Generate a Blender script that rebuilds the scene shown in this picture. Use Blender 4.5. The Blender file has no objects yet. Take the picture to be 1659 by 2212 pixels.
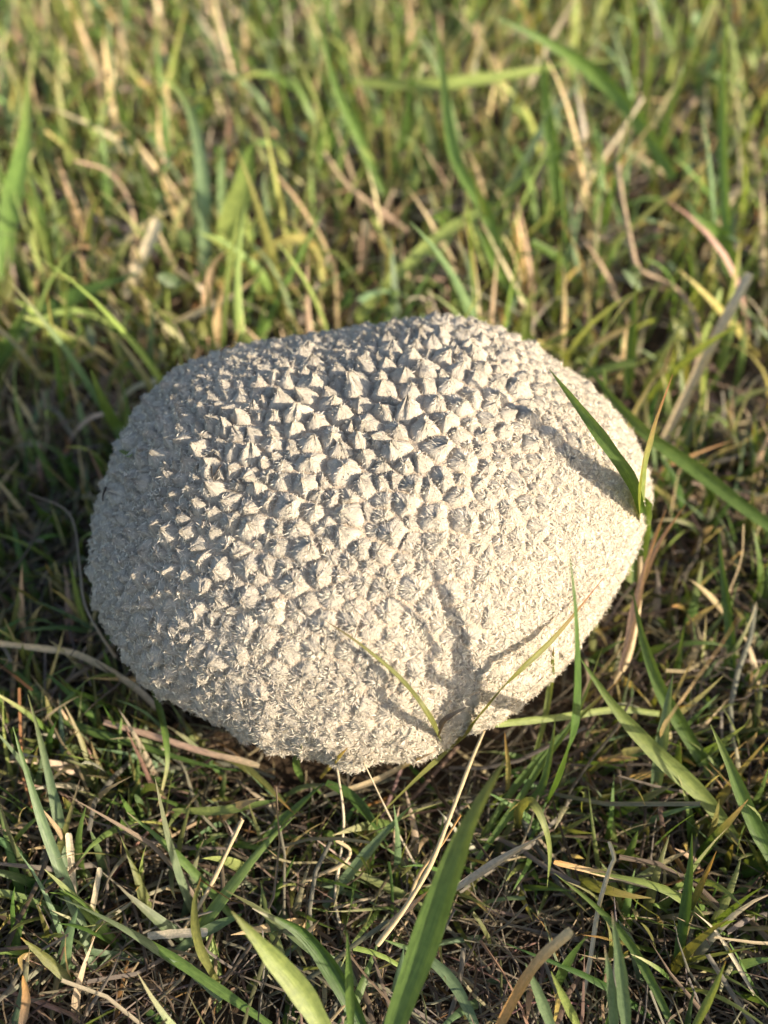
import bpy, math, random
import numpy as np
from mathutils import Vector
from mathutils.bvhtree import BVHTree

random.seed(7)
rng = np.random.default_rng(11)
sc = bpy.context.scene
COL = sc.collection
R = math.radians

# ------------------------------------------------------------------ camera
VFOV, PITCH, DIST = R(52), R(49), 0.278
PC = np.array([0.0, 0.0, 0.043])                 # centre of the puffball (metres)
FW = np.array([0, math.cos(PITCH), -math.sin(PITCH)])
UP = np.array([0, math.sin(PITCH), math.cos(PITCH)])
RT = np.array([1.0, 0, 0])
PW, PH = 1659.0, 2212.0                           # pixel frame used for readings off the photograph
FPX = (PH / 2) / math.tan(VFOV / 2)
CAM = PC - DIST * (FW + (800 - PW / 2) / FPX * RT - (1170 - PH / 2) / FPX * UP)
cam_d = bpy.data.cameras.new('camera')
cam = bpy.data.objects.new('camera', cam_d)
COL.objects.link(cam)
cam.location = CAM
cam.rotation_euler = (math.pi / 2 - PITCH, 0, 0)
cam_d.sensor_fit = 'VERTICAL'
cam_d.sensor_height = 36
cam_d.lens = 18 / math.tan(VFOV / 2)
cam_d.clip_start, cam_d.clip_end = 0.005, 500
cam_d.dof.use_dof = True
cam_d.dof.focus_distance = 0.236
cam_d.dof.aperture_fstop = cam_d.lens / 4.3
sc.camera = cam

# ------------------------------------------------------------------ light
SUN_EL = R(22)
SUN = np.array([0.905 * math.cos(SUN_EL), -0.425 * math.cos(SUN_EL), math.sin(SUN_EL)])
SUN /= np.linalg.norm(SUN)
world = bpy.data.worlds.new('World')
sc.world = world
world.use_nodes = True
wn = world.node_tree.nodes
bg = wn['Background']
sky = wn.new('ShaderNodeTexSky')
sky.sky_type = 'NISHITA'
sky.sun_disc = False
sky.dust_density = 2.0
sky.ozone_density = 0.5
sky.sun_elevation = SUN_EL
sky.sun_rotation = math.atan2(SUN[0], SUN[1])
world.node_tree.links.new(sky.outputs[0], bg.inputs[0])
bg.inputs[1].default_value = 0.115
sl = bpy.data.lights.new('sun', 'SUN')
sl.energy = 4.7
sl.angle = R(0.55)
sl.color = (1.0, 0.86, 0.66)
so = bpy.data.objects.new('sun', sl)
COL.objects.link(so)
so.rotation_euler = Vector(-SUN).to_track_quat('-Z', 'Y').to_euler()
so.location = SUN * 2
sc.view_settings.view_transform = 'Standard'
sc.view_settings.look = 'None'
sc.view_settings.exposure = 1.27
sc.view_settings.gamma = 1.0
sc.render.engine = 'CYCLES'
sc.cycles.max_bounces = 6
sc.cycles.transmission_bounces = 3
sc.cycles.diffuse_bounces = 4


# ------------------------------------------------------------------ helpers
def ray(px, py):
    d = FW + (px - PW / 2) / FPX * RT - (py - PH / 2) / FPX * UP
    return d / np.linalg.norm(d)


def project(P):
    q = np.asarray(P) - CAM
    d = q @ FW
    return np.stack([PW / 2 + FPX * (q @ RT) / d, PH / 2 - FPX * (q @ UP) / d], -1)


def mesh_np(name, verts, faces, mats=(), smooth=True):
    """faces: (n,4) or (n,3) int array"""
    me = bpy.data.meshes.new(name)
    verts = np.asarray(verts, np.float32)
    faces = np.asarray(faces, np.int32)
    k = faces.shape[1]
    me.vertices.add(len(verts))
    me.vertices.foreach_set('co', verts.ravel())
    me.loops.add(faces.size)
    me.loops.foreach_set('vertex_index', faces.ravel())
    me.polygons.add(len(faces))
    me.polygons.foreach_set('loop_start', np.arange(0, faces.size, k, dtype=np.int32))
    me.polygons.foreach_set('loop_total', np.full(len(faces), k, np.int32))
    me.polygons.foreach_set('use_smooth', np.full(len(faces), smooth, bool))
    for m in mats:
        me.materials.append(m)
    me.update(calc_edges=True)
    return me


def add_attr(me, name, kind, data):
    a = me.attributes.new(name, kind, 'POINT')
    key = 'color' if kind == 'FLOAT_COLOR' else ('value' if kind == 'FLOAT' else 'vector')
    a.data.foreach_set(key, np.ascontiguousarray(data, np.float32).ravel())


def link(name, data, parent=None, loc=None, label=None, cat=None, group=None, kind=None):
    o = bpy.data.objects.new(name, data)
    if cat and not kind:
        kind = 'thing'
    COL.objects.link(o)
    if parent is not None:
        o.parent = parent
    if loc is not None:
        o.location = loc
    for k, v in (('label', label), ('category', cat), ('group', group), ('kind', kind)):
        if v:
            o[k] = v
    return o


def nd(nt, t, **kw):
    n = nt.nodes.new(t)
    for k, v in kw.items():
        setattr(n, k, v)
    return n


def new_mat(name):
    m = bpy.data.materials.new(name)
    m.use_nodes = True
    return m, m.node_tree, m.node_tree.nodes['Principled BSDF']


def mix_rgb(nt, fac, a, b, mode='MIX'):
    n = nd(nt, 'ShaderNodeMix', data_type='RGBA', blend_type=mode)
    for sock, v in ((0, fac), (6, a), (7, b)):
        if hasattr(v, 'is_linked'):
            nt.links.new(v, n.inputs[sock])
        else:
            n.inputs[sock].default_value = v if sock == 0 else (*v, 1)
    return n.outputs[2]


def ramp(nt, src, stops):
    r = nd(nt, 'ShaderNodeValToRGB')
    e = r.color_ramp.elements
    while len(e) < len(stops):
        e.new(0.5)
    for i, (p, c) in enumerate(stops):
        e[i].position = p
        e[i].color = (*c, 1) if len(c) == 3 else c
    nt.links.new(src, r.inputs[0])
    return r.outputs[0]


def noise(nt, vec, scale, detail=3, rough=.55):
    n = nd(nt, 'ShaderNodeTexNoise')
    n.inputs['Scale'].default_value = scale
    n.inputs['Detail'].default_value = detail
    n.inputs['Roughness'].default_value = rough
    if vec is not None:
        nt.links.new(vec, n.inputs['Vector'])
    return n.outputs[0]


def bump(nt, height, strength, dist):
    b = nd(nt, 'ShaderNodeBump')
    b.inputs['Strength'].default_value = strength
    b.inputs['Distance'].default_value = dist
    nt.links.new(height, b.inputs['Height'])
    return b.outputs[0]


# ------------------------------------------------------------------ materials
def blade_material(name, transl=0.34, rough=0.42, spec=0.35):
    m, nt, p = new_mat(name)
    col = nd(nt, 'ShaderNodeAttribute', attribute_name='tint').outputs['Color']
    uvw = nd(nt, 'ShaderNodeAttribute', attribute_name='blade_uv').outputs['Vector']
    mp = nd(nt, 'ShaderNodeMapping')
    mp.inputs['Scale'].default_value = (9, 0.9, 1)
    nt.links.new(uvw, mp.inputs['Vector'])
    streak = noise(nt, mp.outputs[0], 2.2, 3)
    mp2 = nd(nt, 'ShaderNodeMapping')
    mp2.inputs['Scale'].default_value = (1.5, 5, 1)
    nt.links.new(uvw, mp2.inputs['Vector'])
    blot = noise(nt, mp2.outputs[0], 1.7, 4)
    k = ramp(nt, streak, [(0.3, (0.72, 0.72, 0.72)), (0.7, (1.22, 1.22, 1.2))])
    c = mix_rgb(nt, 1.0, col, k, 'MULTIPLY')
    k2 = ramp(nt, blot, [(0.35, (0.8, 0.82, 0.8)), (0.62, (1.12, 1.08, 1.05))])
    c = mix_rgb(nt, 1.0, c, k2, 'MULTIPLY')
    nt.links.new(c, p.inputs['Base Color'])
    p.inputs['Roughness'].default_value = rough
    p.inputs['Specular IOR Level'].default_value = spec
    nt.links.new(bump(nt, streak, 0.35, 0.0004), p.inputs['Normal'])
    tr = nd(nt, 'ShaderNodeBsdfTranslucent')
    tc = mix_rgb(nt, 1.0, c, (1.25, 1.15, 0.55), 'MULTIPLY')
    nt.links.new(tc, tr.inputs['Color'])
    mx = nd(nt, 'ShaderNodeMixShader')
    mx.inputs[0].default_value = transl
    nt.links.new(p.outputs[0], mx.inputs[1])
    nt.links.new(tr.outputs[0], mx.inputs[2])
    nt.links.new(mx.outputs[0], nt.nodes['Material Output'].inputs['Surface'])
    return m


M_BLADE = blade_material('grass_leaf')
M_STRAW = blade_material('dry_straw', transl=0.12, rough=0.6, spec=0.25)


def soil_material():
    m, nt, p = new_mat('soil')
    pos = nd(nt, 'ShaderNodeNewGeometry').outputs['Position']
    a = noise(nt, pos, 45, 6, .65)
    b = noise(nt, pos, 400, 4, .6)
    c = ramp(nt, a, [(0.3, (0.030, 0.021, 0.014)), (0.55, (0.065, 0.046, 0.030)), (0.75, (0.12, 0.088, 0.058))])
    c = mix_rgb(nt, 0.5, c, ramp(nt, b, [(0.3, (0.35, 0.35, 0.35)), (0.7, (1.3, 1.25, 1.2))]), 'MULTIPLY')
    # far beyond the built grass the sward itself gives the ground its colour
    ln = nd(nt, 'ShaderNodeVectorMath', operation='LENGTH')
    nt.links.new(pos, ln.inputs[0])
    mr = nd(nt, 'ShaderNodeMapRange')
    mr.inputs['From Min'].default_value = 1.1
    mr.inputs['From Max'].default_value = 2.2
    nt.links.new(ln.outputs['Value'], mr.inputs[0])
    g = ramp(nt, noise(nt, pos, 9, 6, .7), [(0.3, (0.05, 0.075, 0.02)), (0.55, (0.10, 0.13, 0.04)), (0.75, (0.22, 0.18, 0.09))])
    c = mix_rgb(nt, mr.outputs[0], c, g)
    nt.links.new(c, p.inputs['Base Color'])
    p.inputs['Roughness'].default_value = 0.95
    p.inputs['Specular IOR Level'].default_value = 0.1
    nt.links.new(bump(nt, b, 0.9, 0.002), p.inputs['Normal'])
    return m


def wart_material(name, flank, tip):
    m, nt, p = new_mat(name)
    rho = nd(nt, 'ShaderNodeAttribute', attribute_name='rise').outputs['Fac']
    uvw = nd(nt, 'ShaderNodeAttribute', attribute_name='fibre').outputs['Vector']
    pos = nd(nt, 'ShaderNodeNewGeometry').outputs['Position']
    mp = nd(nt, 'ShaderNodeMapping')
    mp.inputs['Scale'].default_value = (1, 1, 0.22)
    nt.links.new(uvw, mp.inputs['Vector'])
    fib = noise(nt, mp.outputs[0], 9.0, 4, .65)
    patch = noise(nt, pos, 70, 4, .6)
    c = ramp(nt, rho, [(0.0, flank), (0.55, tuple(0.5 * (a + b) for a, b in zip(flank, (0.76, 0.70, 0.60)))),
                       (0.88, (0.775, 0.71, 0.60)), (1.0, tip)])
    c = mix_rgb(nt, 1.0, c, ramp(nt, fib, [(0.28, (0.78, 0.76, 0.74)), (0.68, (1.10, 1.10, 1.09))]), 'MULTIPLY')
    c = mix_rgb(nt, 1.0, c, ramp(nt, patch, [(0.3, (0.88, 0.87, 0.85)), (0.7, (1.06, 1.05, 1.03))]), 'MULTIPLY')
    nt.links.new(c, p.inputs['Base Color'])
    p.inputs['Roughness'].default_value = 0.9
    p.inputs['Specular IOR Level'].default_value = 0.12
    p.inputs['Sheen Weight'].default_value = 0.06
    nt.links.new(bump(nt, fib, 1.0, 0.001), p.inputs['Normal'])
    return m


M_SOIL = soil_material()
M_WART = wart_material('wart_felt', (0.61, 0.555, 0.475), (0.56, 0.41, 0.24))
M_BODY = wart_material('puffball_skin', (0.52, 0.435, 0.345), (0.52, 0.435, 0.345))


def fuzz_material():
    m, nt, p = new_mat('pale_fuzz')
    col = nd(nt, 'ShaderNodeAttribute', attribute_name='tint').outputs['Color']
    nt.links.new(col, p.inputs['Base Color'])
    p.inputs['Roughness'].default_value = 0.9
    p.inputs['Specular IOR Level'].default_value = 0.1
    tr = nd(nt, 'ShaderNodeBsdfTranslucent')
    nt.links.new(col, tr.inputs['Color'])
    mx = nd(nt, 'ShaderNodeMixShader')
    mx.inputs[0].default_value = 0.35
    nt.links.new(p.outputs[0], mx.inputs[1])
    nt.links.new(tr.outputs[0], mx.inputs[2])
    nt.links.new(mx.outputs[0], nt.nodes['Material Output'].inputs['Surface'])
    return m


M_FUZZ = fuzz_material()


def plain_mat(name, c, rough=.8):
    m, nt, p = new_mat(name)
    pos = nd(nt, 'ShaderNodeNewGeometry').outputs['Position']
    k = ramp(nt, noise(nt, pos, 900, 3), [(0.3, (0.6, 0.6, 0.6)), (0.7, (1.3, 1.3, 1.3))])
    nt.links.new(mix_rgb(nt, 1.0, c, k, 'MULTIPLY'), p.inputs['Base Color'])
    p.inputs['Roughness'].default_value = rough
    return m


M_FLECK = plain_mat('dark_fleck', (0.035, 0.024, 0.016))


# ------------------------------------------------------------------ smooth noise for geometry
class Waves:
    def __init__(self, freq, n=10):
        self.k = rng.normal(size=(n, 3)) * freq
        self.p = rng.uniform(0, 6.28, n)
        self.n = n

    def __call__(self, P):
        return np.sin(np.asarray(P) @ self.k.T + self.p).sum(-1) / math.sqrt(self.n)


# ------------------------------------------------------------------ ground
def build_ground():
    t = np.linspace(-1, 1, 221)
    g = np.sinh(t * 6.2) / np.sinh(6.2) * 150
    X, Y = np.meshgrid(g, g)
    P = np.stack([X, Y, np.zeros_like(X)], -1).reshape(-1, 3)
    r = np.hypot(P[:, 0], P[:, 1])
    w1, w2 = Waves(30), Waves(220)
    P[:, 2] = (w1(P) * 0.0022 + w2(P) * 0.0007) * np.exp(-(r / 1.5) ** 2) - 0.002
    n = len(g)
    i = np.arange(n * n).reshape(n, n)
    F = np.stack([i[:-1, :-1], i[:-1, 1:], i[1:, 1:], i[1:, :-1]], -1).reshape(-1, 4)
    link('ground', mesh_np('ground', P, F, [M_SOIL]), kind='structure', label='dark brown soil under the grass and dry thatch', cat='ground')


build_ground()

# ------------------------------------------------------------------ puffball body
LOBES = [-0.0285, -0.0139, -0.0782, -0.0045, -0.0437, -0.0073, -0.0419, -0.0033, -0.0079, 0.0118, 0.0048, -0.0011, -0.0116, 0.0001, -0.0041, 0.0006, -0.0031]


def lobe(a):
    r = np.full_like(a, LOBES[0])
    for k in range(1, len(LOBES) // 2 + 1):
        r = r + LOBES[2 * k - 1] * np.cos(k * a) + LOBES[2 * k] * np.sin(k * a)
    return np.exp(r)


w_lo, w_mid = Waves(55, 12), Waves(160, 14)


def body_points(U, V):
    """lopsided, flattened ball; its lobes go round an axis tilted toward the lit side"""
    x, y, z = np.cos(V) * np.cos(U), np.cos(V) * np.sin(U), np.sin(V)
    k = np.where(z < 0, 1 - .22 * z * z, 1.0)
    B = np.stack([.0745 * x * k, .066 * y * k, .050 * z], -1)
    X, Y, Z = B @ RT, B @ UP, B @ (-FW)
    s = lobe(np.arctan2(-Y, X))
    P = (X * s)[..., None] * RT + (Y * s)[..., None] * UP + Z[..., None] * (-FW)
    L = np.linalg.norm(P, axis=-1, keepdims=True)
    d = P / L
    low = np.clip((0.012 - P[..., 2]) / 0.03, 0, 1)
    phi = np.arctan2(P[..., 1], P[..., 0])
    fold = (np.sin(phi * 17 + 2.5 * w_lo(P)) + 0.6 * np.sin(phi * 31 + 1 + 3 * w_lo(P * 1.7))) * 0.0011 * low
    off = -0.0016 + 0.0004 * w_lo(P) + 0.0003 * w_mid(P) + fold
    return PC + P + d * off[..., None]


NU, NV = 300, 150
uu = np.linspace(0, 2 * np.pi, NU, endpoint=False)
vv = np.linspace(-np.pi / 2 + .004, np.pi / 2 - .004, NV)
UU, VV = np.meshgrid(uu, vv)
BP = body_points(UU, VV).reshape(-1, 3)
idx = np.arange(NU * NV).reshape(NV, NU)
nx = np.roll(idx, -1, axis=1)
BF = np.stack([idx[:-1], nx[:-1], nx[1:], idx[1:]], -1).reshape(-1, 4)
BVH = BVHTree.FromPolygons([tuple(p) for p in BP], [tuple(f) for f in BF])
# radius table over directions from the centre
TN, TM = 360, 180
tu = np.linspace(-np.pi, np.pi, TN, endpoint=False)
tv = np.linspace(-np.pi / 2, np.pi / 2, TM)
RTAB = np.zeros((TM, TN))
C3 = Vector(PC)
for j, b in enumerate(tv):
    for i, a in enumerate(tu):
        h = BVH.ray_cast(C3, Vector((math.cos(b) * math.cos(a), math.cos(b) * math.sin(a), math.sin(b))))
        RTAB[j, i] = h[3] if h[0] is not None else np.nan
if np.isnan(RTAB).any():
    for j in range(TM):
        row = RTAB[j]
        row[np.isnan(row)] = np.nanmean(row) if not np.isnan(row).all() else np.nanmean(RTAB[1 if j == 0 else j - 1])


def surf(P):
    """radial projection of points (n,3) onto the body"""
    d = P - PC
    d = d / np.linalg.norm(d, axis=-1, keepdims=True)
    a = (np.arctan2(d[:, 1], d[:, 0]) + np.pi) / (2 * np.pi) * TN
    b = (np.arcsin(np.clip(d[:, 2], -1, 1)) + np.pi / 2) / np.pi * (TM - 1)
    i0 = np.floor(a).astype(int)
    j0 = np.clip(np.floor(b).astype(int), 0, TM - 2)
    fa, fb = a - i0, b - j0
    i0 %= TN
    i1 = (i0 + 1) % TN
    r = (RTAB[j0, i0] * (1 - fa) + RTAB[j0, i1] * fa) * (1 - fb) + (RTAB[j0 + 1, i0] * (1 - fa) + RTAB[j0 + 1, i1] * fa) * fb
    return PC + d * r[:, None]


puff = link('puffball', None, loc=(0, 0, 0),
            label='large cream puffball mushroom covered in pointed pyramid warts, sitting in the grass', cat='mushroom')
puff.empty_display_size = 0.03
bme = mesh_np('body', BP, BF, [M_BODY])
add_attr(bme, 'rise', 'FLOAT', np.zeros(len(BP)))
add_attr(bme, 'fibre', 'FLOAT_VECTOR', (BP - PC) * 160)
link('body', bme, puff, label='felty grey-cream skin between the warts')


def hit_px(x, y):
    h = BVH.ray_cast(Vector(CAM), Vector(ray(x, y)))
    return None if h[0] is None else np.array(h[0])


# regional character of the warts: photo position, spacing (mm), peak height / spacing, fuzziness
REG = []
for x, y, s, h, fz in [(780, 900, 5.6, .62, .25), (620, 860, 5.2, .66, .25), (900, 760, 5.4, .62, .3), (960, 1000, 6.0, .50, .45),
                       (660, 1010, 5.4, .58, .35), (480, 950, 4.6, .60, .35), (350, 960, 4.0, .58, .45), (290, 1120, 3.9, .62, .5),
                       (560, 1120, 5.0, .50, .55), (820, 1130, 5.0, .44, .65), (430, 1230, 4.4, .60, .55), (640, 1270, 4.8, .42, .8),
                       (280, 1290, 3.8, .60, .65), (400, 1420, 4.4, .52, .75), (560, 1420, 4.8, .36, .9), (640, 1560, 4.4, .30, 1.0),
                       (850, 1350, 4.6, .32, .95), (1000, 1200, 4.3, .36, .85), (1100, 1050, 4.4, .38, .7), (1050, 850, 5.2, .48, .4),
                       (1150, 800, 4.0, .36, .6), (1250, 920, 3.6, .36, .8), (1250, 1100, 3.5, .34, .9), (1150, 1300, 3.6, .34, .9),
                       (1050, 1450, 3.6, .32, .95), (1330, 1080, 3.0, .28, .95), (1300, 1250, 3.2, .28, .95), (850, 1560, 3.8, .30, .95),
                       (760, 1630, 3.4, .30, .95), (470, 800, 3.6, .45, .5), (660, 750, 3.6, .45, .5)]:
    p = hit_px(x, y)
    if p is not None:
        REG.append((*p, s * .83e-3, h, fz))
for x, y, z in [(0, .06, .05), (-.05, .04, .05), (.05, .04, .05), (0, .06, .02), (-.06, 0, .015), (.06, 0, .015)]:
    p = surf(np.array([[x, y, z]]))[0]
    REG.append((*p, .0036, .38, .5))
REG = np.array(REG)


def region(P):
    d2 = ((P[:, None, :] - REG[None, :, :3]) ** 2).sum(-1)
    w = np.exp(-d2 / (2 * .0085 ** 2)) + 1e-5 / (d2 + 1e-5)
    w /= w.sum(1, keepdims=True)
    return w @ REG[:, 3:]


# ------------------------------------------------------------------ warts
cand = body_points(rng.uniform(0, 2 * np.pi, 42000), np.arcsin(rng.uniform(-.85, 1, 42000)))
cand = cand[cand[:, 2] > 0.001]
creg = region(cand)
crad = creg[:, 0] * np.clip(rng.normal(0.93, .21, len(cand)), .5, 1.3)
cell = 0.006
grid, cent, crd, cid = {}, [], [], []
for i in range(len(cand)):
    p, r = cand[i], crad[i]
    key = tuple((p / cell).astype(int))
    ok = True
    for a in (-1, 0, 1):
        for b in (-1, 0, 1):
            for c in (-1, 0, 1):
                for q in grid.get((key[0] + a, key[1] + b, key[2] + c), ()):
                    dd = cent[q] - p
                    m = 0.5 * (r + crd[q])
                    if dd @ dd < m * m:
                        ok = False
                        break
                if not ok:
                    break
            if not ok:
                break
        if not ok:
            break
    if ok:
        grid.setdefault(key, []).append(len(cent))
        cent.append(p)
        crd.append(r)
        cid.append(i)
cent = np.array(cent)
crd = np.array(crd)
wreg = creg[cid]
NW = len(cent)
eps = 0.0015
cd = (cent - PC) / np.linalg.norm(cent - PC, axis=1, keepdims=True)
ax = np.cross(cd, np.array([.3, .5, .81]))
ax /= np.linalg.norm(ax, axis=1, keepdims=True)
ay = np.cross(cd, ax)
ta = surf(cent + ax * eps) - surf(cent - ax * eps)
tb = surf(cent + ay * eps) - surf(cent - ay * eps)
wnrm = np.cross(ta, tb)
wnrm /= np.linalg.norm(wnrm, axis=1, keepdims=True)
wnrm *= np.sign((wnrm * cd).sum(1, keepdims=True))
te1 = ta / np.linalg.norm(ta, axis=1, keepdims=True)
te2 = np.cross(wnrm, te1)

NA = 24
TH = np.linspace(0, 2 * np.pi, NA, endpoint=False)
RHO = np.array([1.0, .94, .82, .66, .48, .31, .17, .07])
NRG = len(RHO)
wart_geo = []
fz_v, fz_c = [], []
D2 = ((cent[:, None, :] - cent[None, :, :]) ** 2).sum(-1)
fidx = []
for a in range(NRG - 1):
    for b in range(NA):
        fidx.append((a * NA + b, a * NA + (b + 1) % NA, (a + 1) * NA + (b + 1) % NA, (a + 1) * NA + b))
tip_i = NRG * NA
FTRI = []
for q in fidx:
    FTRI += [(q[0], q[1], q[2]), (q[0], q[2], q[3])]
for b in range(NA):
    FTRI.append(((NRG - 1) * NA + b, (NRG - 1) * NA + (b + 1) % NA, tip_i))
FTRI = np.array(FTRI)

for i in range(NW):
    s, hk, fz = wreg[i]
    r0 = crd[i]
    nb = np.argsort(D2[i])[1:18]
    dv = cent[nb] - cent[i]
    qx, qy = dv @ te1[i], dv @ te2[i]
    dl = np.hypot(qx, qy) + 1e-9
    lim = (dl * dl + .6 * (r0 ** 2 - crd[nb] ** 2)) / (2 * dl)
    lim = np.maximum(lim, .2 * dl)
    cosd = (np.cos(TH)[:, None] * qx + np.sin(TH)[:, None] * qy) / dl
    Rth = np.where(cosd > .05, lim / np.maximum(cosd, .05), 1.0).min(1)
    Rth = np.minimum(Rth, r0 * 1.1)
    Rth *= (0.97 - 0.07 * rng.random(NA))
    Hh = hk * r0 * rng.uniform(.8, 1.3) * (1.5 - .55 * fz)
    # ridges that run down from the peak
    nr = rng.integers(3, 6)
    ph = np.sort(rng.uniform(0, 2 * np.pi) + np.arange(nr) * 2 * np.pi / nr + rng.normal(0, .25, nr))
    rid = np.max(np.cos((TH[:, None] - ph[None, :]) * 1.0), axis=1)
    rid = np.clip((rid - .55) / .45, 0, 1) ** 2
    tip = rng.normal(0, .22, 2) * r0 + np.array([te1[i][2], te2[i][2]]) * (-0.16) * r0
    P = np.zeros((NRG * NA + 1, 3))
    rise = np.zeros(NRG * NA + 1)
    fib = np.zeros((NRG * NA + 1, 3))
    seed = rng.uniform(0, 50)
    sharp = 2.7 - 1.5 * fz
    pleat = np.where(np.arange(NA) % 2 == 0, 1.0, -1.0) * rng.uniform(.3, 1.2, NA)
    ca = rng.uniform(0, np.pi)                      # the peak is a short ragged crest
    crest = (np.cos(TH - ca)) ** 2
    clen = rng.uniform(.0, .34) * (1 - .6 * fz)
    rag = rng.normal(0, 1, NA)
    for a, rho in enumerate(RHO):
        t = 1 - rho
        jit = rng.normal(0, .03, NA)
        sh = np.clip(t / .30, 0, 1)
        sh = sh * sh * (3 - 2 * sh)
        core = np.clip((t - .16) / .84, 0, 1)
        pw = sharp * (1 - .5 * rid) + .12
        hh = Hh * ((.30 + .16 * fz) * sh * (1 - .3 * t) + (.82 - .30 * fz) * core ** pw) * (1 + jit + .085 * pleat * min(1, 3 * rho) + .11 * rag * core)
        if a == 0:
            hh = np.full(NA, -0.0012)
        rr = rho * Rth * (1 + jit * .8 + (.12 * (rid - .4)) * (0 < a < 7) + .05 * pleat * (a > 0))
        rr = rr + clen * r0 * .5 * crest * core
        off = tip * core ** 1.4
        Q = cent[i] + np.outer(rr * np.cos(TH) + off[0], te1[i]) + np.outer(rr * np.sin(TH) + off[1], te2[i])
        Q = surf(Q)
        P[a * NA:(a + 1) * NA] = Q + wnrm[i] * hh[:, None]
        rise[a * NA:(a + 1) * NA] = t * (1 - .3 * fz) * .95
        fib[a * NA:(a + 1) * NA] = np.stack([np.cos(TH) * 1.5 + seed, np.sin(TH) * 1.5 + seed, np.full(NA, t * 3)], -1)
    core_top = Hh * ((.34 + .14 * fz) * .7 + (.82 - .30 * fz) * 1.02)
    P[tip_i] = surf((cent[i] + tip[0] * te1[i] + tip[1] * te2[i])[None])[0] + wnrm[i] * core_top
    rise[tip_i] = 1 - .12 * fz
    fib[tip_i] = (seed, seed, 3)
    wart_geo.append((P, rise, fib))
    # felt fibres radiating from the peak
    kf = int(rng.integers(22, 34) + 135 * fz ** 1.5 * (r0 / .0045) ** 1.6)
    a0 = rng.integers(1, NRG - 1, kf)
    b0 = rng.integers(0, NA, kf)
    f0 = rng.random(kf)[:, None]
    root = P[a0 * NA + b0] * (1 - f0) + P[a0 * NA + (b0 + 1) % NA] * f0
    topv = P[np.minimum(a0 + 1, NRG - 1) * NA + b0]
    down = P[(a0 - 1) * NA + b0] - topv
    down /= np.linalg.norm(down, axis=1, keepdims=True) + 1e-9
    dirv = down * rng.uniform(.5, 1.1, (kf, 1)) + wnrm[i] * rng.uniform(.15, .85, (kf, 1)) + rng.normal(0, .28, (kf, 3))
    dirv /= np.linalg.norm(dirv, axis=1, keepdims=True)
    ln = rng.uniform(.0005, .0017, (kf, 1)) * (.6 + .6 * fz)
    dir2 = dirv + down * .5 - wnrm[i] * rng.uniform(-.1, .6, (kf, 1)) + rng.normal(0, .3, (kf, 3))
    dir2 /= np.linalg.norm(dir2, axis=1, keepdims=True)
    mid = root + dirv * ln * .55
    end = mid + dir2 * ln * .45
    side = np.cross(dirv, wnrm[i] + rng.normal(0, .6, (kf, 3)))
    side /= np.linalg.norm(side, axis=1, keepdims=True) + 1e-9
    wd = rng.uniform(.000045, .00012, (kf, 1))
    fz_v.append(np.stack([root - side * wd, root + side * wd, mid + side * wd * .8, mid - side * wd * .8, end], 1))
    cc = np.array([.79, .725, .615]) * rng.uniform(.68, 1.1, (kf, 1)) + rng.normal(0, .012, (kf, 3))
    fz_c.append(np.repeat(cc[:, None, :], 5, 1))

view = CAM - cent
facing = (wnrm * view).sum(1) / np.linalg.norm(view, axis=1)
vis = np.array([BVH.ray_cast(Vector(CAM), Vector((cent[i] + wnrm[i] * .001) - CAM).normalized())[3] or 9 for i in range(NW)])
seen = (facing > .12) & (vis > np.linalg.norm(view, axis=1) - .004)
score = np.where(seen, crd ** 2 * facing / (view ** 2).sum(1), 0)
order = np.argsort(-score)
big = set(order[:300].tolist())
jv, jr, jf, jn, base = [], [], [], [], 0
for i in range(NW):
    P, rise, fib = wart_geo[i]
    if i in big:
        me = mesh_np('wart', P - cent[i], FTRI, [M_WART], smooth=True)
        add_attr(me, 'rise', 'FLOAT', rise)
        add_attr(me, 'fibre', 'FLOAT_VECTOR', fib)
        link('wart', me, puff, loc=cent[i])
    else:
        jv.append(P)
        jr.append(rise)
        jn.append(fib)
        jf.append(FTRI + base)
        base += len(P)
me = mesh_np('small_warts', np.concatenate(jv), np.concatenate(jf), [M_WART])
add_attr(me, 'rise', 'FLOAT', np.concatenate(jr))
add_attr(me, 'fibre', 'FLOAT_VECTOR', np.concatenate(jn))
link('small_warts', me, puff, kind='stuff', label='finer crowded warts toward the rim and base')
fv = np.concatenate(fz_v)
n = len(fv)
o5 = np.arange(n)[:, None] * 5
tri = np.concatenate([o5 + np.array([0, 1, 2]), o5 + np.array([0, 2, 3]), o5 + np.array([3, 2, 4])], 0)
me = mesh_np('fuzz', fv.reshape(-1, 3), tri, [M_FUZZ], smooth=False)
fc = np.concatenate(fz_c).reshape(-1, 3)
add_attr(me, 'tint', 'FLOAT_COLOR', np.concatenate([np.clip(fc, 0, 1), np.ones((len(fc), 1))], 1))
link('fuzz', me, puff, kind='stuff', label='short pale felt fibres over the warts')
print('warts', NW, 'fibres', n)

# ------------------------------------------------------------------ ribbons: scattered sward as one mass
PAL = dict(green=(.11, .18, .045), lime=(.20, .25, .075), blue=(.135, .195, .10), olive=(.145, .155, .05), dark=(.06, .115, .028),
           straw=(.50, .40, .25), pale=(.52, .45, .33), grey=(.36, .315, .25), brown=(.19, .14, .10), orange=(.42, .235, .085),
           red=(.25, .09, .065), pink=(.42, .29, .22), yellow=(.33, .29, .10))
PAL = {k: np.array(v) for k, v in PAL.items()}


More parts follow.
